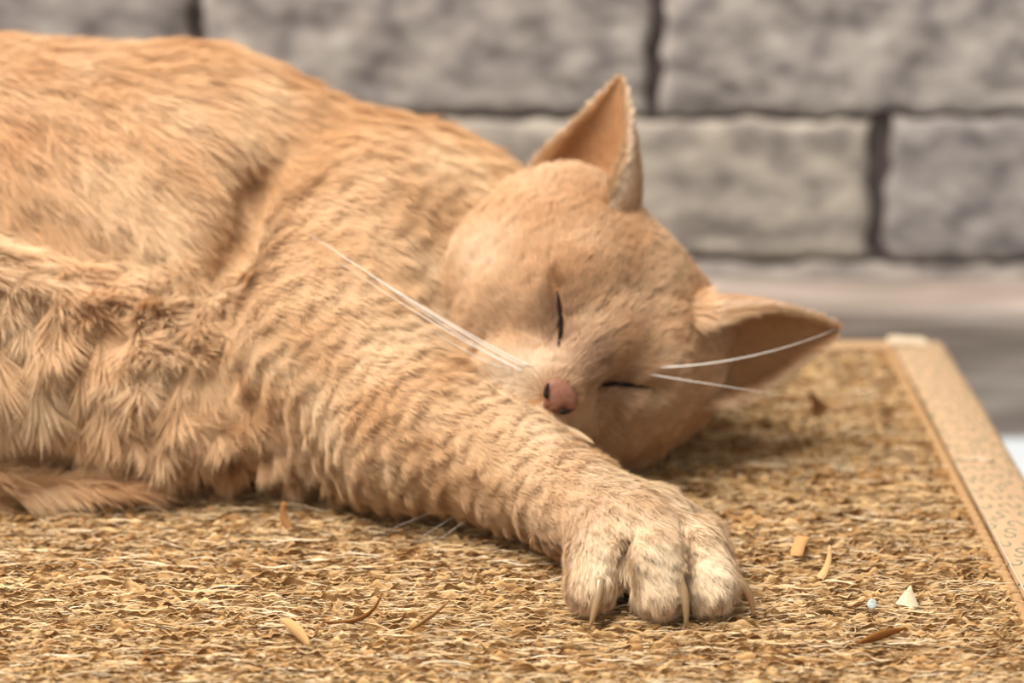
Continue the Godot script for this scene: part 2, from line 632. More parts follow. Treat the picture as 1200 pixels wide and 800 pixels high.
func cat_bones() -> void:
	# torso, lying on its side
	bone(P(-0.37, 0.0635, 0.655), 0.0625, P(-0.22, 0.0635, 0.655), 0.0625, 0.03, 0, Vector3(0.5, -0.85, 0.1))
	bone(P(-0.22, 0.0635, 0.655), 0.0625, P(-0.105, 0.0610, 0.655), 0.0575, 0.006, 0, Vector3(0.6, -0.8, 0.1))
	bone(P(-0.105, 0.0610, 0.655), 0.0575, P(-0.035, 0.050, 0.650), 0.044, 0.008, 9, Vector3(0.75, -0.6, 0.1))
	bone(P(-0.035, 0.050, 0.650), 0.044, P(0.012, 0.043, 0.632), 0.033, 0.012, 9, Vector3(0.75, -0.6, 0.1))
	# belly
	bone(P(-0.34, 0.040, 0.615), 0.036, P(-0.10, 0.034, 0.605), 0.032, 0.025, 1, Vector3(0.3, -0.8, 0.4))
	# hind leg and thigh
	bone(P(-0.34, 0.050, 0.61), 0.040, P(-0.165, 0.046, 0.598), 0.030, 0.012, 2, Vector3(0.15, -0.9, 0.25))
	bone(P(-0.165, 0.046, 0.598), 0.030, P(-0.115, 0.032, 0.594), 0.022, 0.014, 2, Vector3(0.35, -0.85, 0.25))
	# chest fluff between the legs
	bone(P(-0.10, 0.026, 0.592), 0.022, P(-0.055, 0.018, 0.583), 0.017, 0.015, 1, Vector3(0.6, -0.6, 0.4))
	# shoulder and foreleg
	bone(P(-0.050, 0.060, 0.622), 0.0365, P(-0.055, 0.042, 0.592), 0.0300, 0.009, 8, Vector3(0.85, -0.45, 0.3))
	bone(P(-0.055, 0.042, 0.592), 0.0300, P(-0.033, 0.0260, 0.570), 0.0240, 0.010, 3, Vector3(0.8, -0.5, 0.35))
	bone(P(-0.033, 0.0260, 0.570), 0.0240, P(0.000, 0.0195, 0.5525), 0.0170, 0.008, 3, Vector3(0.85, -0.3, 0.45))
	bone(P(0.000, 0.0195, 0.5525), 0.0170, P(0.0170, 0.0165, 0.5330), 0.0132, 0.006, 3)
	bone(P(0.0170, 0.0165, 0.5330), 0.0132, P(0.0320, 0.0165, 0.5120), 0.0135, 0.006, 4)
	# paw
	bone(P(0.0270, 0.0145, 0.5160), 0.0098, P(0.0230, 0.0125, 0.5050), 0.0078, 0.006, 4)
	bone(P(0.0230, 0.0125, 0.5050), 0.0078, P(0.0213, 0.0080, 0.4990), 0.0070, 0.002, 4)
	bone(P(0.0330, 0.0155, 0.5120), 0.0108, P(0.0372, 0.0158, 0.5010), 0.0084, 0.004, 4)
	bone(P(0.0372, 0.0158, 0.5010), 0.0084, P(0.0385, 0.0086, 0.4965), 0.0078, 0.002, 4)
	bone(P(0.0380, 0.0155, 0.5150), 0.0102, P(0.0488, 0.0143, 0.5075), 0.0084, 0.004, 4)
	bone(P(0.0488, 0.0143, 0.5075), 0.0084, P(0.0522, 0.0085, 0.4985), 0.0076, 0.002, 4)
	bone(P(0.0390, 0.0150, 0.5210), 0.0105, P(0.0505, 0.0112, 0.5190), 0.0074, 0.005, 4)
	bone(P(0.0505, 0.0112, 0.5190), 0.0074, P(0.0540, 0.0075, 0.5120), 0.0066, 0.003, 4)
	groove(P(0.0305, 0.0190, 0.5000), 0.0022, P(0.0298, 0.0030, 0.4900), 0.0026, 0.003)
	groove(P(0.0448, 0.0215, 0.5050), 0.0018, P(0.0462, 0.0030, 0.4895), 0.0022, 0.003)
	groove(P(0.0490, 0.0210, 0.5150), 0.0016, P(0.0600, 0.0110, 0.5090), 0.0018, 0.003)
	# tail along the board
	bone(P(-0.40, 0.016, 0.585), 0.014, P(-0.22, 0.0095, 0.574), 0.0085, 0.010, 7)
	bone(P(-0.22, 0.0095, 0.574), 0.0085, P(-0.115, 0.0045, 0.569), 0.0025, 0.010, 7)
	groove(P(-0.165, 0.082, 0.590), 0.007, P(-0.122, 0.074, 0.584), 0.006, 0.012)
	groove(P(-0.122, 0.074, 0.584), 0.006, P(-0.098, 0.060, 0.586), 0.002, 0.012)
	groove(P(-0.080, 0.088, 0.612), 0.005, P(-0.087, 0.068, 0.596), 0.003, 0.016)
	# the far foreleg, folded under the chin
	bone(P(-0.03, 0.018, 0.605), 0.018, P(0.015, 0.0135, 0.588), 0.012, 0.008, 8)
	# head
	lump(H(0, 0.006, -0.006), head_b, Vector3(0.0375, 0.0325, 0.034), 0.010, 5)
	for s in [-1.0, 1.0]:
		bone(H(0.018 * s, -0.010, 0.006), 0.0225, H(0.025 * s, -0.013, 0.0), 0.0195, 0.012, 5)
		bone(H(0.015 * s, 0.011, 0.019), 0.0135, H(0.019 * s, 0.009, 0.012), 0.0135, 0.010, 5)
		bone(H(0.0160 * s, 0.000, 0.0225), 0.0100, H(0.0180 * s, 0.002, 0.0215), 0.0098, 0.004, 5)
		bone(H(0.0062 * s, -0.0185, 0.0350), 0.0078, H(0.0110 * s, -0.0195, 0.0300), 0.0088, 0.005, 6)
	bone(H(0.0270, 0.000, -0.002), 0.0195, H(0.0300, 0.006, -0.004), 0.0175, 0.010, 5)
	for s in [-1.0, 1.0]: bone(H(0.0220 * s, 0.010, -0.006), 0.0230, H(0.0240 * s, 0.016, -0.012), 0.0200, 0.010, 5)
	bone(H(0, 0.008, 0.0270), 0.0100, H(0, -0.0100, 0.0420), 0.0056, 0.007, 5)
	bone(H(0, -0.010, 0.018), 0.0190, H(0, -0.016, 0.030), 0.0120, 0.008, 6)
	bone(H(0, -0.026, 0.024), 0.0090, H(0, -0.029, 0.029), 0.0070, 0.006, 6)
	for s in [-1.0, 1.0]:                        # lids closed along a slanting crease
		groove(H(0.0095 * s, -0.0038, 0.0350), 0.0014, H(0.0135 * s, 0.0000, 0.0345), 0.0018, 0.003)
		groove(H(0.0135 * s, 0.0000, 0.0345), 0.0018, H(0.0215 * s, 0.0070, 0.0305), 0.0012, 0.003)

func on_face(r: float, u: float, over := 0.0) -> Vector3:      # the point of the face at (r, u), found from outside
	var all := PackedInt32Array(range(bone_kind.size()))
	var n := 0.07
	while n > 0.0 and field(H(r, u, n), all) > over: n -= 0.0003
	return H(r, u, n)

const BLOCK := 8
var grid_lists := {}

func cat_body() -> Dictionary:                   # surface nets over the field, block by block
	var lo := Vector3(-0.44, -0.006, -0.725)
	var hi := Vector3(0.085, 0.125, -0.478)
	var all := PackedInt32Array(range(bone_kind.size()))
	var bs := BLOCK * CELL
	var nb := Vector3i(((hi - lo) / bs).ceil())
	var index := {}
	var verts := PackedVector3Array()
	var vlist: Array[PackedInt32Array] = []
	var quads := PackedInt32Array()
	var edges := []
	var S := 1 << 10
	var n1 := BLOCK + 1
	var vals := PackedFloat32Array()
	vals.resize(n1 * n1 * n1)
	var corner := [0, 1, n1, n1 + 1, n1 * n1, n1 * n1 + 1, n1 * n1 + n1, n1 * n1 + n1 + 1]
	for bz in nb.z:
		for by in nb.y:
			for bx in nb.x:
				var o := lo + Vector3(bx, by, bz) * bs
				var mid := o + Vector3.ONE * bs / 2
				var reach := bs * 0.87
				if absf(field(mid, all)) > reach * 1.25: continue
				var list := PackedInt32Array()
				for i in all:
					if bone_distance(i, mid) < reach * 1.05 + bone_k[i] + 0.012: list.append(i)
				var q := 0
				for z in n1:
					for y in n1:
						for x in n1:
							vals[q] = field(o + Vector3(x, y, z) * CELL, list)
							q += 1
				for z in BLOCK:
					for y in BLOCK:
						for x in BLOCK:
							var b := x + y * n1 + z * n1 * n1
							var mask := 0
							for c in 8:
								if vals[b + corner[c]] < 0: mask |= 1 << c
							if mask == 0 or mask == 255: continue
							var sum := Vector3.ZERO
							var cnt := 0
							for c in 8:
								for ax in 3:
									if c & (1 << ax): continue
									var c2 := c | (1 << ax)
									var va := vals[b + corner[c]]
									var vb := vals[b + corner[c2]]
									if (va < 0) == (vb < 0): continue
									var f := va / (va - vb)
									var pt := Vector3(c & 1, (c >> 1) & 1, (c >> 2) & 1)
									pt[ax] += f
									sum += pt
									cnt += 1
							var g := Vector3i(bx * BLOCK + x, by * BLOCK + y, bz * BLOCK + z)
							index[g.x + S * (g.y + S * g.z)] = verts.size()
							verts.append(o + (Vector3(x, y, z) + sum / cnt) * CELL)
							vlist.append(list)
							var in0 := mask & 1
							for ax in 3:
								if ((mask >> (1 << ax)) & 1) != in0: edges.append([g, ax, in0])
	for e in edges:
		var g: Vector3i = e[0]
		var ax: int = e[1]
		var u := [1, S, S * S][(ax + 1) % 3] as int
		var w := [1, S, S * S][(ax + 2) % 3] as int
		var k: int = g.x + S * (g.y + S * g.z)
		if not (index.has(k - u) and index.has(k - w) and index.has(k - u - w)): continue
		var q := [index[k], index[k - u], index[k - u - w], index[k - w]]
		if e[2] == 1: q.reverse()
		for i in [0, 1, 2, 0, 2, 3]: quads.append(q[i])
	var normals := PackedVector3Array()
	normals.resize(verts.size())
	var h := 0.0008
	for i in verts.size():
		var p := verts[i]
		var l := vlist[i]
		var g := Vector3(field(p + Vector3(h, 0, 0), l) - field(p - Vector3(h, 0, 0), l), field(p + Vector3(0, h, 0), l) - field(p - Vector3(0, h, 0), l), field(p + Vector3(0, 0, h), l) - field(p - Vector3(0, 0, h), l))
		normals[i] = g.normalized()
	return {"v": verts, "n": normals, "i": quads, "l": vlist}

func cat() -> void:
	var p := deg_to_rad(PITCH)
	var view := Basis(Vector3.RIGHT, -p)
	view_axes = view
	var n := Vector3(0.04, -0.25, 0.967).normalized()
	var r := Vector3(0.66, -0.74, 0)
	r = (r - n * r.dot(n)).normalized()
	head_b = view * Basis(r, n.cross(r), n)
	head_c = P(0.0210, 0.0440, 0.6050)
	cat_bones()
	var o := thing("cat", P(-0.10, 0, 0.62))
	tag(o, "cream cat asleep on its side on the scratching board, one foreleg stretched towards the viewer", "cat")
	var body := cat_body()
	var arr := []
	arr.resize(Mesh.ARRAY_MAX)
	var local := PackedVector3Array()
	for v in body.v: local.append(v - o.position)
	arr[Mesh.ARRAY_VERTEX] = local
	arr[Mesh.ARRAY_NORMAL] = body.n
	arr[Mesh.ARRAY_INDEX] = body.i
	var am := ArrayMesh.new()
	am.add_surface_from_arrays(Mesh.PRIMITIVE_TRIANGLES, arr)
	var skin := mat(Color(0.60, 0.43, 0.28), 0.9)
	put("body", am, skin, o)
	face(o)
	paw_claws(o)
	coat(body, o)
	for e in ears:
		var em := ear_shape(e[0], e[1], e[2], e[3], e[4], e[5])
		var eo := put("ear", em.mesh, M.ear, o)
		eo.position = -o.position
		ear_fur(em)
	finish_fur(o)
	whiskers(o)

# ---------------------------------------------------------------- fur

var hairs := 0
var tuft_buf: Array[PackedFloat32Array] = [PackedFloat32Array(), PackedFloat32Array(), PackedFloat32Array()]
var clumps := FastNoiseLite.new()
var AXES := [Vector3(0.5, -0.85, 0.1), Vector3(0.2, -0.95, 0.2), Vector3(0.1, -0.98, 0.15), Vector3(0.72, -0.35, 0.6), Vector3(0.55, -0.4, 0.73), Vector3(0.7, 0.7, 0.1), Vector3(0.1, -0.25, 0.95), Vector3(1, 0, 0), Vector3(0.85, -0.45, 0.3), Vector3(0.75, -0.6, 0.1)]

func coat(body: Dictionary, o: Node) -> void:
	clumps.seed = 11
	clumps.noise_type = FastNoiseLite.TYPE_SIMPLEX_SMOOTH
	clumps.frequency = 1.0
	clumps.fractal_type = FastNoiseLite.FRACTAL_NONE
	var tone_noise := noise(71, 1.0, 2)
	var n: int = body.v.size()
	var flow := PackedVector3Array()
	var prm := PackedFloat32Array()            # length, rise, density, width, clump
	var tone := PackedColorArray()
	var sty := PackedInt32Array()
	flow.resize(n)
	prm.resize(n * 5)
	tone.resize(n)
	sty.resize(n)
	var nose := H(0, -0.014, 0.044)
	var eye := view_axes * Vector3(0, 0, 1)
	for i in n:
		var p: Vector3 = body.v[i]
		var nn: Vector3 = body.n[i]
		var best := 1.0
		var list: PackedInt32Array = body.l[i]
		var ds := PackedFloat32Array()
		for b in list:
			var d := bone_distance(b, p) if bone_kind[b] < 2 else 9.0
			ds.append(d)
			if d < best:
				best = d
				sty[i] = bone_style[b]
		var f := Vector3.ZERO
		var total := 0.0
		var q := [0.0, 0.0, 0.0, 0.0, 0.0]
		var c := Color(0, 0, 0, 1)
		var k := 0
		for b in list:
			var w := exp(-(ds[k] - best) / 0.005) if ds[k] < 8 else 0.0
			k += 1
			if w < 0.01: continue
			var st := bone_style[b]
			var fl := bone_flow[b]
			if st == 5 or st == 6: fl = (p - nose).normalized()
			f += fl * w
			total += w
			for j in 5: q[j] += w * float(STYLE[st][j])
			c += TONE[st] * w
		f = (f - nn * f.dot(nn)).normalized()
		flow[i] = f
		for j in 5: prm[i * 5 + j] = q[j] / total
		var away := 1.0 if nn.dot(eye) > -0.25 else 0.35
		if nn.y < -0.75 or p.x < -0.27: away *= 0.4
		prm[i * 5 + 2] *= away
		prm[i * 5 + 3] *= 1.0 if away > 0.9 else 1.6
		c = c / total
		var v := 1.0 + 0.16 * tone_noise.get_noise_3d(p.x * 30, p.y * 42, p.z * 30)
		if sty[i] == 5 or sty[i] == 6:
			for m in marks:
				var d: float = (p - m[0]).length() / float(m[1])
				c = c.lerp(Color(c.r * 0.58, c.g * 0.53, c.b * 0.56), 0.85 * exp(-d * d))
		tone[i] = Color(c.r * v, c.g * v * v, c.b * v * v * v)
	grow(body.v, body.n, body.i, flow, prm, tone, sty)

var marks: Array = []                          # [point, radius]: where the face is pigmented darker
var bare: Array = []                           # [a, b, radius]: where no hair grows (eye creases, nose)

func grow(vs: PackedVector3Array, ns: PackedVector3Array, idx: PackedInt32Array, flow: PackedVector3Array, prm: PackedFloat32Array, tone: PackedColorArray, sty: PackedInt32Array) -> void:
	var carry := 0.0
	for t in range(0, idx.size(), 3):
		var a := idx[t]
		var b := idx[t + 1]
		var c := idx[t + 2]
		var pa := vs[a]
		var ab := vs[b] - pa
		var ac := vs[c] - pa
		carry += ab.cross(ac).length() * 0.5e6 * prm[a * 5 + 2] * FUR
		var count := int(carry)
		if count == 0: continue
		carry -= count
		var st: Array = STYLE[sty[a]]
		var ax: Vector3 = AXES[sty[a]]
		var f_al: float = st[5]
		var f_ac: float = st[6]
		for h in count:
			var u := rng.randf()
			var v := rng.randf()
			if u + v > 1.0:
				u = 1.0 - u
				v = 1.0 - v
			var p := pa + ab * u + ac * v
			var skip := false
			if sty[a] == 5 or sty[a] == 6:
				for z in bare:
					var d: Vector3 = p - z[0]
					var e: Vector3 = z[1] - z[0]
					if (d - e * clampf(d.dot(e) / e.length_squared(), 0, 1)).length() < z[2]: skip = true
			if skip: continue
			var n := (ns[a] * (1 - u - v) + ns[b] * u + ns[c] * v).normalized()
			var f := (flow[a] * (1 - u - v) + flow[b] * u + flow[c] * v)
			f = (f - n * f.dot(n)).normalized()
			var s := n.cross(f)
			var q := p * f_ac + ax * (p.dot(ax) * (f_al - f_ac))
			var n0 := clumps.get_noise_3dv(q)
			var q1 := f * f_ac + ax * (f.dot(ax) * (f_al - f_ac))
			var q2 := s * f_ac + ax * (s.dot(ax) * (f_al - f_ac))
			var e1 := 0.2 / maxf(q1.length(), 1.0)
			var e2 := 0.2 / maxf(q2.length(), 1.0)
			var g1 := (clumps.get_noise_3dv(q + q1 * e1) - n0) * 5.0
			var g2 := (clumps.get_noise_3dv(q + q2 * e2) - n0) * 5.0
			var k := prm[a * 5 + 4]
			var rise := prm[a * 5 + 1] + rng.randfn() * 0.09 + n0 * 0.30 * k
			var dir := (f * maxf(0.25, 1.0 + g1 * k * 0.55 * float(st[7])) + s * (g2 * k * 0.55 + rng.randfn() * 0.17) + n * maxf(rise, 0.05)).normalized()
			var length := prm[a * 5] * (1.0 + 0.35 * n0 * k) * rng.randf_range(0.72, 1.18)
			var width := prm[a * 5 + 3] * 0.001
			var z := (n - dir * n.dot(dir)).normalized()
			var x := dir.cross(z) * width
			z *= width
			var y := dir * length
			p -= n * 0.0004
			var cl := tone[a]
			var br := rng.randf_range(0.86, 1.12)
			var m := hairs % 3
			hairs += 1
			tuft_buf[m].append_array(PackedFloat32Array([x.x, y.x, z.x, p.x, x.y, y.y, z.y, p.y, x.z, y.z, z.z, p.z, cl.r * br, cl.g * br, cl.b * br, 1.0]))

func tuft_mesh(sd: int) -> ArrayMesh:
	var r := RandomNumberGenerator.new()
	r.seed = 40 + sd
	var vs := PackedVector3Array()
	var ns := PackedVector3Array()
	var cs := PackedColorArray()
	var id := PackedInt32Array()
	for h in 7:
		var ra := r.randf() * TAU
		var rr := sqrt(r.randf()) * 0.6
		var root := Vector3(cos(ra) * rr, r.randf_range(-0.03, 0.03), sin(ra) * rr)
		var tip := Vector3(root.x * 0.55 + r.randfn() * 0.30, r.randf_range(0.72, 1.05), root.z * 0.5 + r.randfn() * 0.25)
		var roll := r.randf_range(-0.9, 0.9)
		var across := Vector3(cos(roll), 0, sin(roll))
		var nn := Vector3(-sin(roll) * 0.6, 0.15, 1).normalized()
		var w0 := r.randf_range(0.10, 0.15)
		var first := vs.size()
		for i in 4:
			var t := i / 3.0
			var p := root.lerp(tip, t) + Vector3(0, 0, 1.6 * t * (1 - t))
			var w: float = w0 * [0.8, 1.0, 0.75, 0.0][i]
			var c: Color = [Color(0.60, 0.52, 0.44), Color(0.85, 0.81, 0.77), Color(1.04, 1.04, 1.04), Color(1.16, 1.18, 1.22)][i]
			if i < 3:
				for s in [-1.0, 1.0]:
					vs.append(p + across * (w * s * 0.5))
					ns.append(nn)
					cs.append(c)
			else:
				vs.append(p)
				ns.append(nn)
				cs.append(c)
		for i in 2:
			var a := first + i * 2
			for w in [a, a + 2, a + 1, a + 1, a + 2, a + 3]: id.append(w)
		for w in [first + 4, first + 6, first + 5]: id.append(w)
	var arr := []
	arr.resize(Mesh.ARRAY_MAX)
	arr[Mesh.ARRAY_VERTEX] = vs
	arr[Mesh.ARRAY_NORMAL] = ns
	arr[Mesh.ARRAY_COLOR] = cs
	arr[Mesh.ARRAY_INDEX] = id
	var m := ArrayMesh.new()
	m.add_surface_from_arrays(Mesh.PRIMITIVE_TRIANGLES, arr)
	return m

func finish_fur(o: Node3D) -> void:
	var m := mat(Color(1, 1, 1), 0.65)
	m.vertex_color_use_as_albedo = true
	m.cull_mode = BaseMaterial3D.CULL_DISABLED
	m.backlight_enabled = true
	m.backlight = Color(0.5, 0.5, 0.5)
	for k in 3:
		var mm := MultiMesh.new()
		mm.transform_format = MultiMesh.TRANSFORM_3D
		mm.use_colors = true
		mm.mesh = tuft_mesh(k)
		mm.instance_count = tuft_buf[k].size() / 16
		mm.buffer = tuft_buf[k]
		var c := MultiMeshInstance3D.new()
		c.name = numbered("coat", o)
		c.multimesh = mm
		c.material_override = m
		c.position = -o.position
		tag(c, "", "", "", "stuff")
		o.add_child(c, true)

# ---------------------------------------------------------------- face, ears, claws, whiskers

var view_axes := Basis()
var ears := []

func C(x: float, y: float, z: float) -> Vector3:      # a direction given along the head's level view
	return (view_axes * Vector3(x, y, z)).normalized()

func face(o: Node3D) -> void:
	var dark := mat(Color(0.13, 0.08, 0.055), 0.6)
	for s in [-1.0, 1.0]:
		var pts := []
		var rad := []
		for v in bezier(Vector3(0.0088 * s, -0.0040, 0), Vector3(0.0118 * s, 0.0012, 0), Vector3(0.0220 * s, 0.0072, 0), 16):
			pts.append(on_face(v.x, v.y, 0.0008))
			rad.append(0.0002 + 0.0006 * sin(PI * pow(rad.size() / 16.0, 0.8)))
		for i in range(2, 14): bare.append([pts[i], pts[i + 1], 0.0014])
		marks.append([pts[1], 0.0050])
		marks.append([pts[10], 0.0040])
		var e := put("closed_eye", tube(pts, rad, 8), dark, o)
		e.position = -o.position
		e.set_meta("label", "dark slit of a closed eye")
	# the leather of the nose: a rounded triangle over the two whisker pads
	var tip := on_face(0, -0.0125)
	marks.append([on_face(0, -0.004), 0.0065])
	marks.append([on_face(0, 0.003), 0.0055])
	bare.append([tip, tip + head_b * Vector3(0, -0.002, 0), 0.0034])
	var rows := []
	for i in 15:
		var a := -PI / 2 + PI * i / 14.0
		var row := []
		for j in 24:
			var b := -TAU * j / 24
			var q := Vector3(cos(a) * cos(b), sin(a), cos(a) * sin(b))
			var wide := 0.0062 * lerpf(0.42, 1.0, smoothstep(-1.0, 0.35, q.y))
			var w := Vector3(q.x * wide, q.y * 0.0052 - 0.0006, q.z * 0.0026)
			for s in [-1.0, 1.0]:                 # nostrils
				var d := Vector2(w.x - 0.0034 * s, w.y + 0.0014).length()
				w.z -= 0.0016 * exp(-d * d / 1.4e-6) if q.z > 0 else 0.0
			w.z -= 0.0005 * exp(-w.x * w.x / 2.5e-7) * smoothstep(0.001, -0.003, w.y) if q.z > 0 else 0.0
			row.append(tip + head_b * w - o.position)
		rows.append(row)
	var leather := mat(Color(0.55, 0.375, 0.30), 0.5)
	leather.heightmap_enabled = true
	leather.heightmap_texture = noise_texture(91, 0.08, [[0.0, Color.BLACK], [1.0, Color.WHITE]], 128, 128)
	leather.heightmap_scale = 0.02
	put("nose", grid_mesh(rows, true), leather, o).set_meta("label", "pinkish brown nose leather")
	for s in [-1.0, 1.0]:
		var pts := []
		for v in bezier(Vector3(0.0024 * s, -0.0024, 0.0023), Vector3(0.0042 * s, -0.0028, 0.0020), Vector3(0.0054 * s, 0.0006, 0.0010), 8):
			pts.append(tip + head_b * v - o.position)
		put("nostril", tube(pts, [0.0002, 0.0006, 0.0008, 0.0008, 0.0007, 0.0006, 0.0005, 0.0004, 0.0002], 8), dark, o)
	M.ear = mat(Color(0.80, 0.55, 0.40), 0.7)
	M.ear.backlight_enabled = true
	M.ear.backlight = Color(0.8, 0.42, 0.2)
	ears.append([P(0.0205, 0.0760, 0.6170), P(0.0315, 0.1166, 0.6373), C(-0.60, 0.0, 0.80), 0.0180, 0.0150, 0.80])
	ears.append([P(0.0530, 0.0375, 0.5978), P(0.1021, 0.0414, 0.6051), C(0.10, -0.42, 0.90), 0.0165, 0.0140, 0.62])

func claw(base: Vector3, tip: Vector3, bulge: Vector3, r: float, m: Material, o: Node3D) -> void:
	var pts := []
	var rad := []
	for v in bezier(base, (base + tip) / 2 + bulge, tip, 14):
		pts.append(v - o.position)
		var t := rad.size() / 14.0
		rad.append(r * pow(1.0 - t, 0.62) * (0.9 + 0.1 * t) + 0.00012)
	put("claw", tube(pts, rad, 10), m, o)

func paw_claws(o: Node3D) -> void:
	var horn := StandardMaterial3D.new()
	horn.albedo_color = Color(0.62, 0.50, 0.36)
	horn.roughness = 0.25
	horn.subsurf_scatter_enabled = true
	horn.subsurf_scatter_strength = 0.25
	horn.clearcoat_enabled = true
	horn.clearcoat = 0.4
	claw(P(0.0232, 0.0118, 0.4935), P(0.0202, 0.0002, 0.4875), C(0.25, 0.35, 1.0) * 0.0036, 0.00155, horn, o)
	claw(P(0.0436, 0.0125, 0.4935), P(0.0456, 0.0002, 0.4878), C(0.5, 0.35, 1.0) * 0.0038, 0.00170, horn, o)
	claw(P(0.0575, 0.0125, 0.4965), P(0.0640, 0.0003, 0.4945), C(1.0, 0.45, 0.3) * 0.0040, 0.00170, horn, o)
	var pale := mat(Color(0.76, 0.65, 0.51), 0.5)
	claw(P(0.0111, 0.0300, 0.5575), P(0.0238, 0.0266, 0.5520), C(0.2, 1.0, 0.2) * 0.0018, 0.0019, pale, o)

func ear_shape(base: Vector3, tip: Vector3, open: Vector3, wide: float, deep: float, taper: float) -> Dictionary:
	var axis := tip - base
	var length := axis.length()
	axis = axis.normalized()
	var op := (open - axis * open.dot(axis)).normalized()
	var s := axis.cross(op)
	var rows := []
	var nr := 22
	var nc := 19
	for i in nr + 1:
		var t := float(i) / nr
		var prof := pow(1.0 - t, taper) * (1.0 + 0.25 * sin(PI * t)) + 0.02 * (1 - t)
		var fm := lerpf(2.15, 1.5, t)
		var ring := []
		for side in 2:
			for j in nc:
				var ph := lerpf(fm, -fm, float(j) / (nc - 1))
				if side == 1: ph = -ph
				var th := 0.0007 * minf(1.0, (1 - t) * 6.0) * (1.0 if side == 0 else -1.0)
				var bend := -op * (0.10 * length * t * t) 
				var rw := wide * prof + th
				var rd := deep * prof + th
				ring.append(base + axis * (length * t) + bend - op * (cos(ph) * rd) + s * (sin(ph) * rw))
		rows.append(ring)
	var mesh := grid_mesh(rows, true)
	return {"mesh": mesh, "axis": axis, "open": op, "side": s, "base": base, "length": length, "nc": nc}

func ear_fur(e: Dictionary) -> void:
	var arr: Array = e.mesh.surface_get_arrays(0)
	var vs: PackedVector3Array = arr[Mesh.ARRAY_VERTEX]
	var ns: PackedVector3Array = arr[Mesh.ARRAY_NORMAL]
	var n := vs.size()
	var nc: int = e.nc
	var flow := PackedVector3Array()
	var prm := PackedFloat32Array()
	var tone := PackedColorArray()
	var sty := PackedInt32Array()
	for i in n:
		var j := i % (nc * 2)
		var t := float(i / (nc * 2)) / 22.0
		var inner := j >= nc
		var u := (j if not inner else nc * 2 - 1 - j) / float(nc - 1) * -2.0 + 1.0     # -1 .. 1 from rim to rim
		var f: Vector3 = e.axis
		if inner: f = (f + e.open * 0.5 + e.side * u * 0.4).normalized()
		flow.append(f)
		sty.append(4)
		var rim := smoothstep(0.80, 1.0, absf(u))
		if inner:
			prm.append_array([lerpf(0.0085, 0.0035, smoothstep(0.0, 0.6, t)), 0.32, lerpf(8.0, 6.0, t) + 6.0 * rim, 0.55, 0.15])
			tone.append(Color(0.80, 0.47, 0.23).lerp(Color(0.82, 0.60, 0.38), maxf(rim, smoothstep(0.35, 0.0, t) * 0.6)))
		else:
			prm.append_array([0.0038, 0.14, 8.0 + 6.0 * rim, 0.6, 0.15])
			tone.append(Color(0.66, 0.41, 0.24).lerp(Color(0.80, 0.62, 0.45), rim))
	grow(vs, ns, arr[Mesh.ARRAY_INDEX], flow, prm, tone, sty)

func whisker(a: Vector3, b: Vector3, c: Vector3, r: float, o: Node3D) -> void:
	var pts := []
	var rad := []
	for v in bezier(a, b, c, 20):
		pts.append(v - o.position)
		rad.append(r * (1.0 - 0.85 * rad.size() / 20.0))
	put("whisker", tube(pts, rad, 6), M.whisker, o)

func whiskers(o: Node3D) -> void:
	M.whisker = mat(Color(0.95, 0.92, 0.87), 0.4)
	# near cheek: a bundle swept up and back over the neck
	for q in [[-0.0100, -0.0130, -0.0590, 0.0830, 0.5750, 0.00022], [-0.0110, -0.0145, -0.0550, 0.0810, 0.5740, 0.00026], [-0.0105, -0.0155, -0.0500, 0.0760, 0.5700, 0.00024], [-0.0125, -0.0165, -0.0460, 0.0760, 0.5700, 0.00020], [-0.0130, -0.0180, -0.0300, 0.0620, 0.5640, 0.00016]]:
		var a := on_face(q[0], q[1], 0.0)
		var c := P(q[2], q[3], q[4])
		whisker(a, a.lerp(c, 0.45) + Vector3(0.004, -0.0035, 0.006), c, q[5], o)
	# over the lower eye: brow whiskers that cross the lower ear
	for q in [[0.0140, 0.0095, 0.0960, 0.0520, 0.5800, 0.00026, -0.004], [0.0150, 0.0080, 0.0815, 0.0340, 0.5720, 0.00018, 0.002]]:
		var a := on_face(q[0], q[1], 0.0)
		var c := P(q[2], q[3], q[4])
		whisker(a, a.lerp(c, 0.5) + Vector3(0, q[6], 0.006), c, q[5], o)
	# under the wrist
	for q in [[-0.0130, 0.010, 0.5520, -0.0400, 0.0020, 0.5430], [-0.0110, 0.009, 0.5500, -0.0290, 0.0010, 0.5400], [-0.0080, 0.009, 0.5480, -0.0230, 0.0010, 0.5390]]:
		var a := P(q[0], q[1], q[2])
		var c := P(q[3], q[4], q[5])
		whisker(a, a.lerp(c, 0.5) + Vector3(0, 0.001, 0.003), c, 0.00010, o)

func shred(label: String, pts: Array, widths: Array, across: Vector3, c: Color) -> void:   # a torn, bent scrap of card with real thickness
	var at: Vector3 = pts[0]
	var rows := []
	for i in pts.size():
		var d: Vector3 = (pts[mini(i + 1, pts.size() - 1)] - pts[maxi(i - 1, 0)]).normalized()
		var a := (across - d * across.dot(d)).normalized()
		var n := d.cross(a)
		var w: float = widths[i] / 2
		var th := 0.00014
		var p: Vector3 = pts[i] - at
		rows.append([p - a * w + n * th, p + n * (th + w * 0.15), p + a * w + n * th, p + a * w - n * th, p - n * (th - w * 0.15), p - a * w - n * th])
	rows.push_front([Vector3.ZERO, Vector3.ZERO, Vector3.ZERO, Vector3.ZERO, Vector3.ZERO, Vector3.ZERO])
	var e: Vector3 = pts[-1] - at
	rows.push_back([e, e, e, e, e, e])
	var m := mat(c, 0.9)
	m.cull_mode = BaseMaterial3D.CULL_DISABLED
	var o := put("cardboard_scrap", grid_mesh(rows, true), m)
	o.position = at
	tag(o, label, "cardboard scrap", "torn scraps on the scratching board")

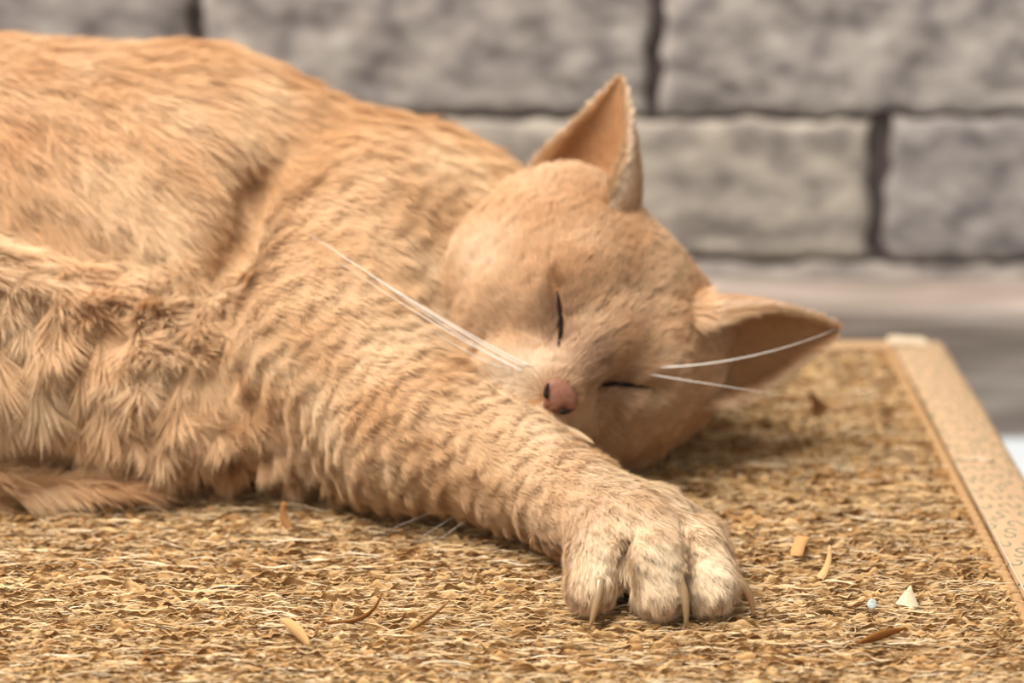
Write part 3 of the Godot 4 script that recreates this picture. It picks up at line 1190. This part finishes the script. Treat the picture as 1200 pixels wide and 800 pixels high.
func shreds() -> void:
	shred("brown cardboard scrap standing upright in front of the cat's belly", bezier(P(-0.0640, 0.0008, 0.5490), P(-0.0680, 0.0045, 0.5515), P(-0.0660, 0.0085, 0.5520), 8), [0.0016, 0.0022, 0.0024, 0.0024, 0.0022, 0.0020, 0.0020, 0.0018, 0.0016], C(1, 0.2, 0), Color(0.60, 0.42, 0.25))
	shred("long dark curled strip of card with its right end raised, left of the paw", bezier(P(-0.0500, 0.0014, 0.4900), P(-0.0370, 0.0002, 0.4880), P(-0.0345, 0.0075, 0.4950), 12), [0.0004, 0.0012, 0.0016, 0.0018, 0.0018, 0.0018, 0.0017, 0.0016, 0.0015, 0.0014, 0.0014, 0.0012, 0.0010], C(0, 0.7, 0.7), Color(0.56, 0.38, 0.20))
	shred("narrow tan strip leaning at a slant between the curled strip and the paw", bezier(P(-0.0265, 0.0012, 0.4860), P(-0.0210, 0.0035, 0.4880), P(-0.0165, 0.0055, 0.4945), 8), [0.0006, 0.0014, 0.0018, 0.0020, 0.0019, 0.0017, 0.0014, 0.0010, 0.0006], C(0.3, 0.8, 0.5), Color(0.66, 0.50, 0.32))
	shred("pale tan twisted curl of card lying left of the long dark strip", bezier(P(-0.0520, 0.0012, 0.4760), P(-0.0555, 0.0055, 0.4800), P(-0.0605, 0.0050, 0.4845), 8), [0.0008, 0.0020, 0.0026, 0.0030, 0.0030, 0.0028, 0.0022, 0.0014, 0.0006], C(0.8, 0.3, 0.4), Color(0.76, 0.60, 0.40))
	shred("brown pointed flake in front of the cream triangle, nearest the bottom right corner", bezier(P(0.0890, 0.0012, 0.4780), P(0.0960, 0.0030, 0.4800), P(0.1030, 0.0020, 0.4850), 8), [0.0004, 0.0018, 0.0030, 0.0036, 0.0034, 0.0028, 0.0020, 0.0012, 0.0004], C(0, 0.8, 0.6), Color(0.60, 0.40, 0.20))
	shred("small dark brown flake standing on its edge below the lower ear", bezier(P(0.1030, 0.0008, 0.6450), P(0.1020, 0.0045, 0.6450), P(0.0990, 0.0080, 0.6455), 6), [0.0060, 0.0052, 0.0042, 0.0032, 0.0022, 0.0014, 0.0006], C(1, 0.2, 0), Color(0.42, 0.27, 0.15))
	shred("flat orange-tan rectangle of paper right of the paw", bezier(P(0.0800, 0.0022, 0.5290), P(0.0812, 0.0034, 0.5345), P(0.0835, 0.0032, 0.5400), 6), [0.0034, 0.0036, 0.0036, 0.0036, 0.0036, 0.0036, 0.0034], C(1, 0, 0), Color(0.76, 0.57, 0.37))
	shred("light forked curl of torn paper between the rectangle and the right edge", bezier(P(0.0850, 0.0010, 0.5170), P(0.0885, 0.0040, 0.5200), P(0.0880, 0.0085, 0.5225), 8), [0.0026, 0.0024, 0.0020, 0.0018, 0.0016, 0.0014, 0.0012, 0.0009, 0.0005], C(0.9, 0.2, 0.2), Color(0.78, 0.63, 0.44))
	shred("pale cream triangle of paper nearest the printed flap", bezier(P(0.1060, 0.0012, 0.4995), P(0.1065, 0.0030, 0.5015), P(0.1072, 0.0055, 0.5030), 6), [0.0066, 0.0056, 0.0046, 0.0036, 0.0024, 0.0014, 0.0004], C(1, 0.05, 0), Color(0.82, 0.76, 0.64))
	shred("tiny pale blue-grey crumb of paper left of the cream triangle", bezier(P(0.0960, 0.0012, 0.4980), P(0.0964, 0.0024, 0.4990), P(0.0966, 0.0034, 0.4992), 4), [0.0016, 0.0024, 0.0026, 0.0020, 0.0010], C(1, 0.1, 0), Color(0.74, 0.78, 0.76))
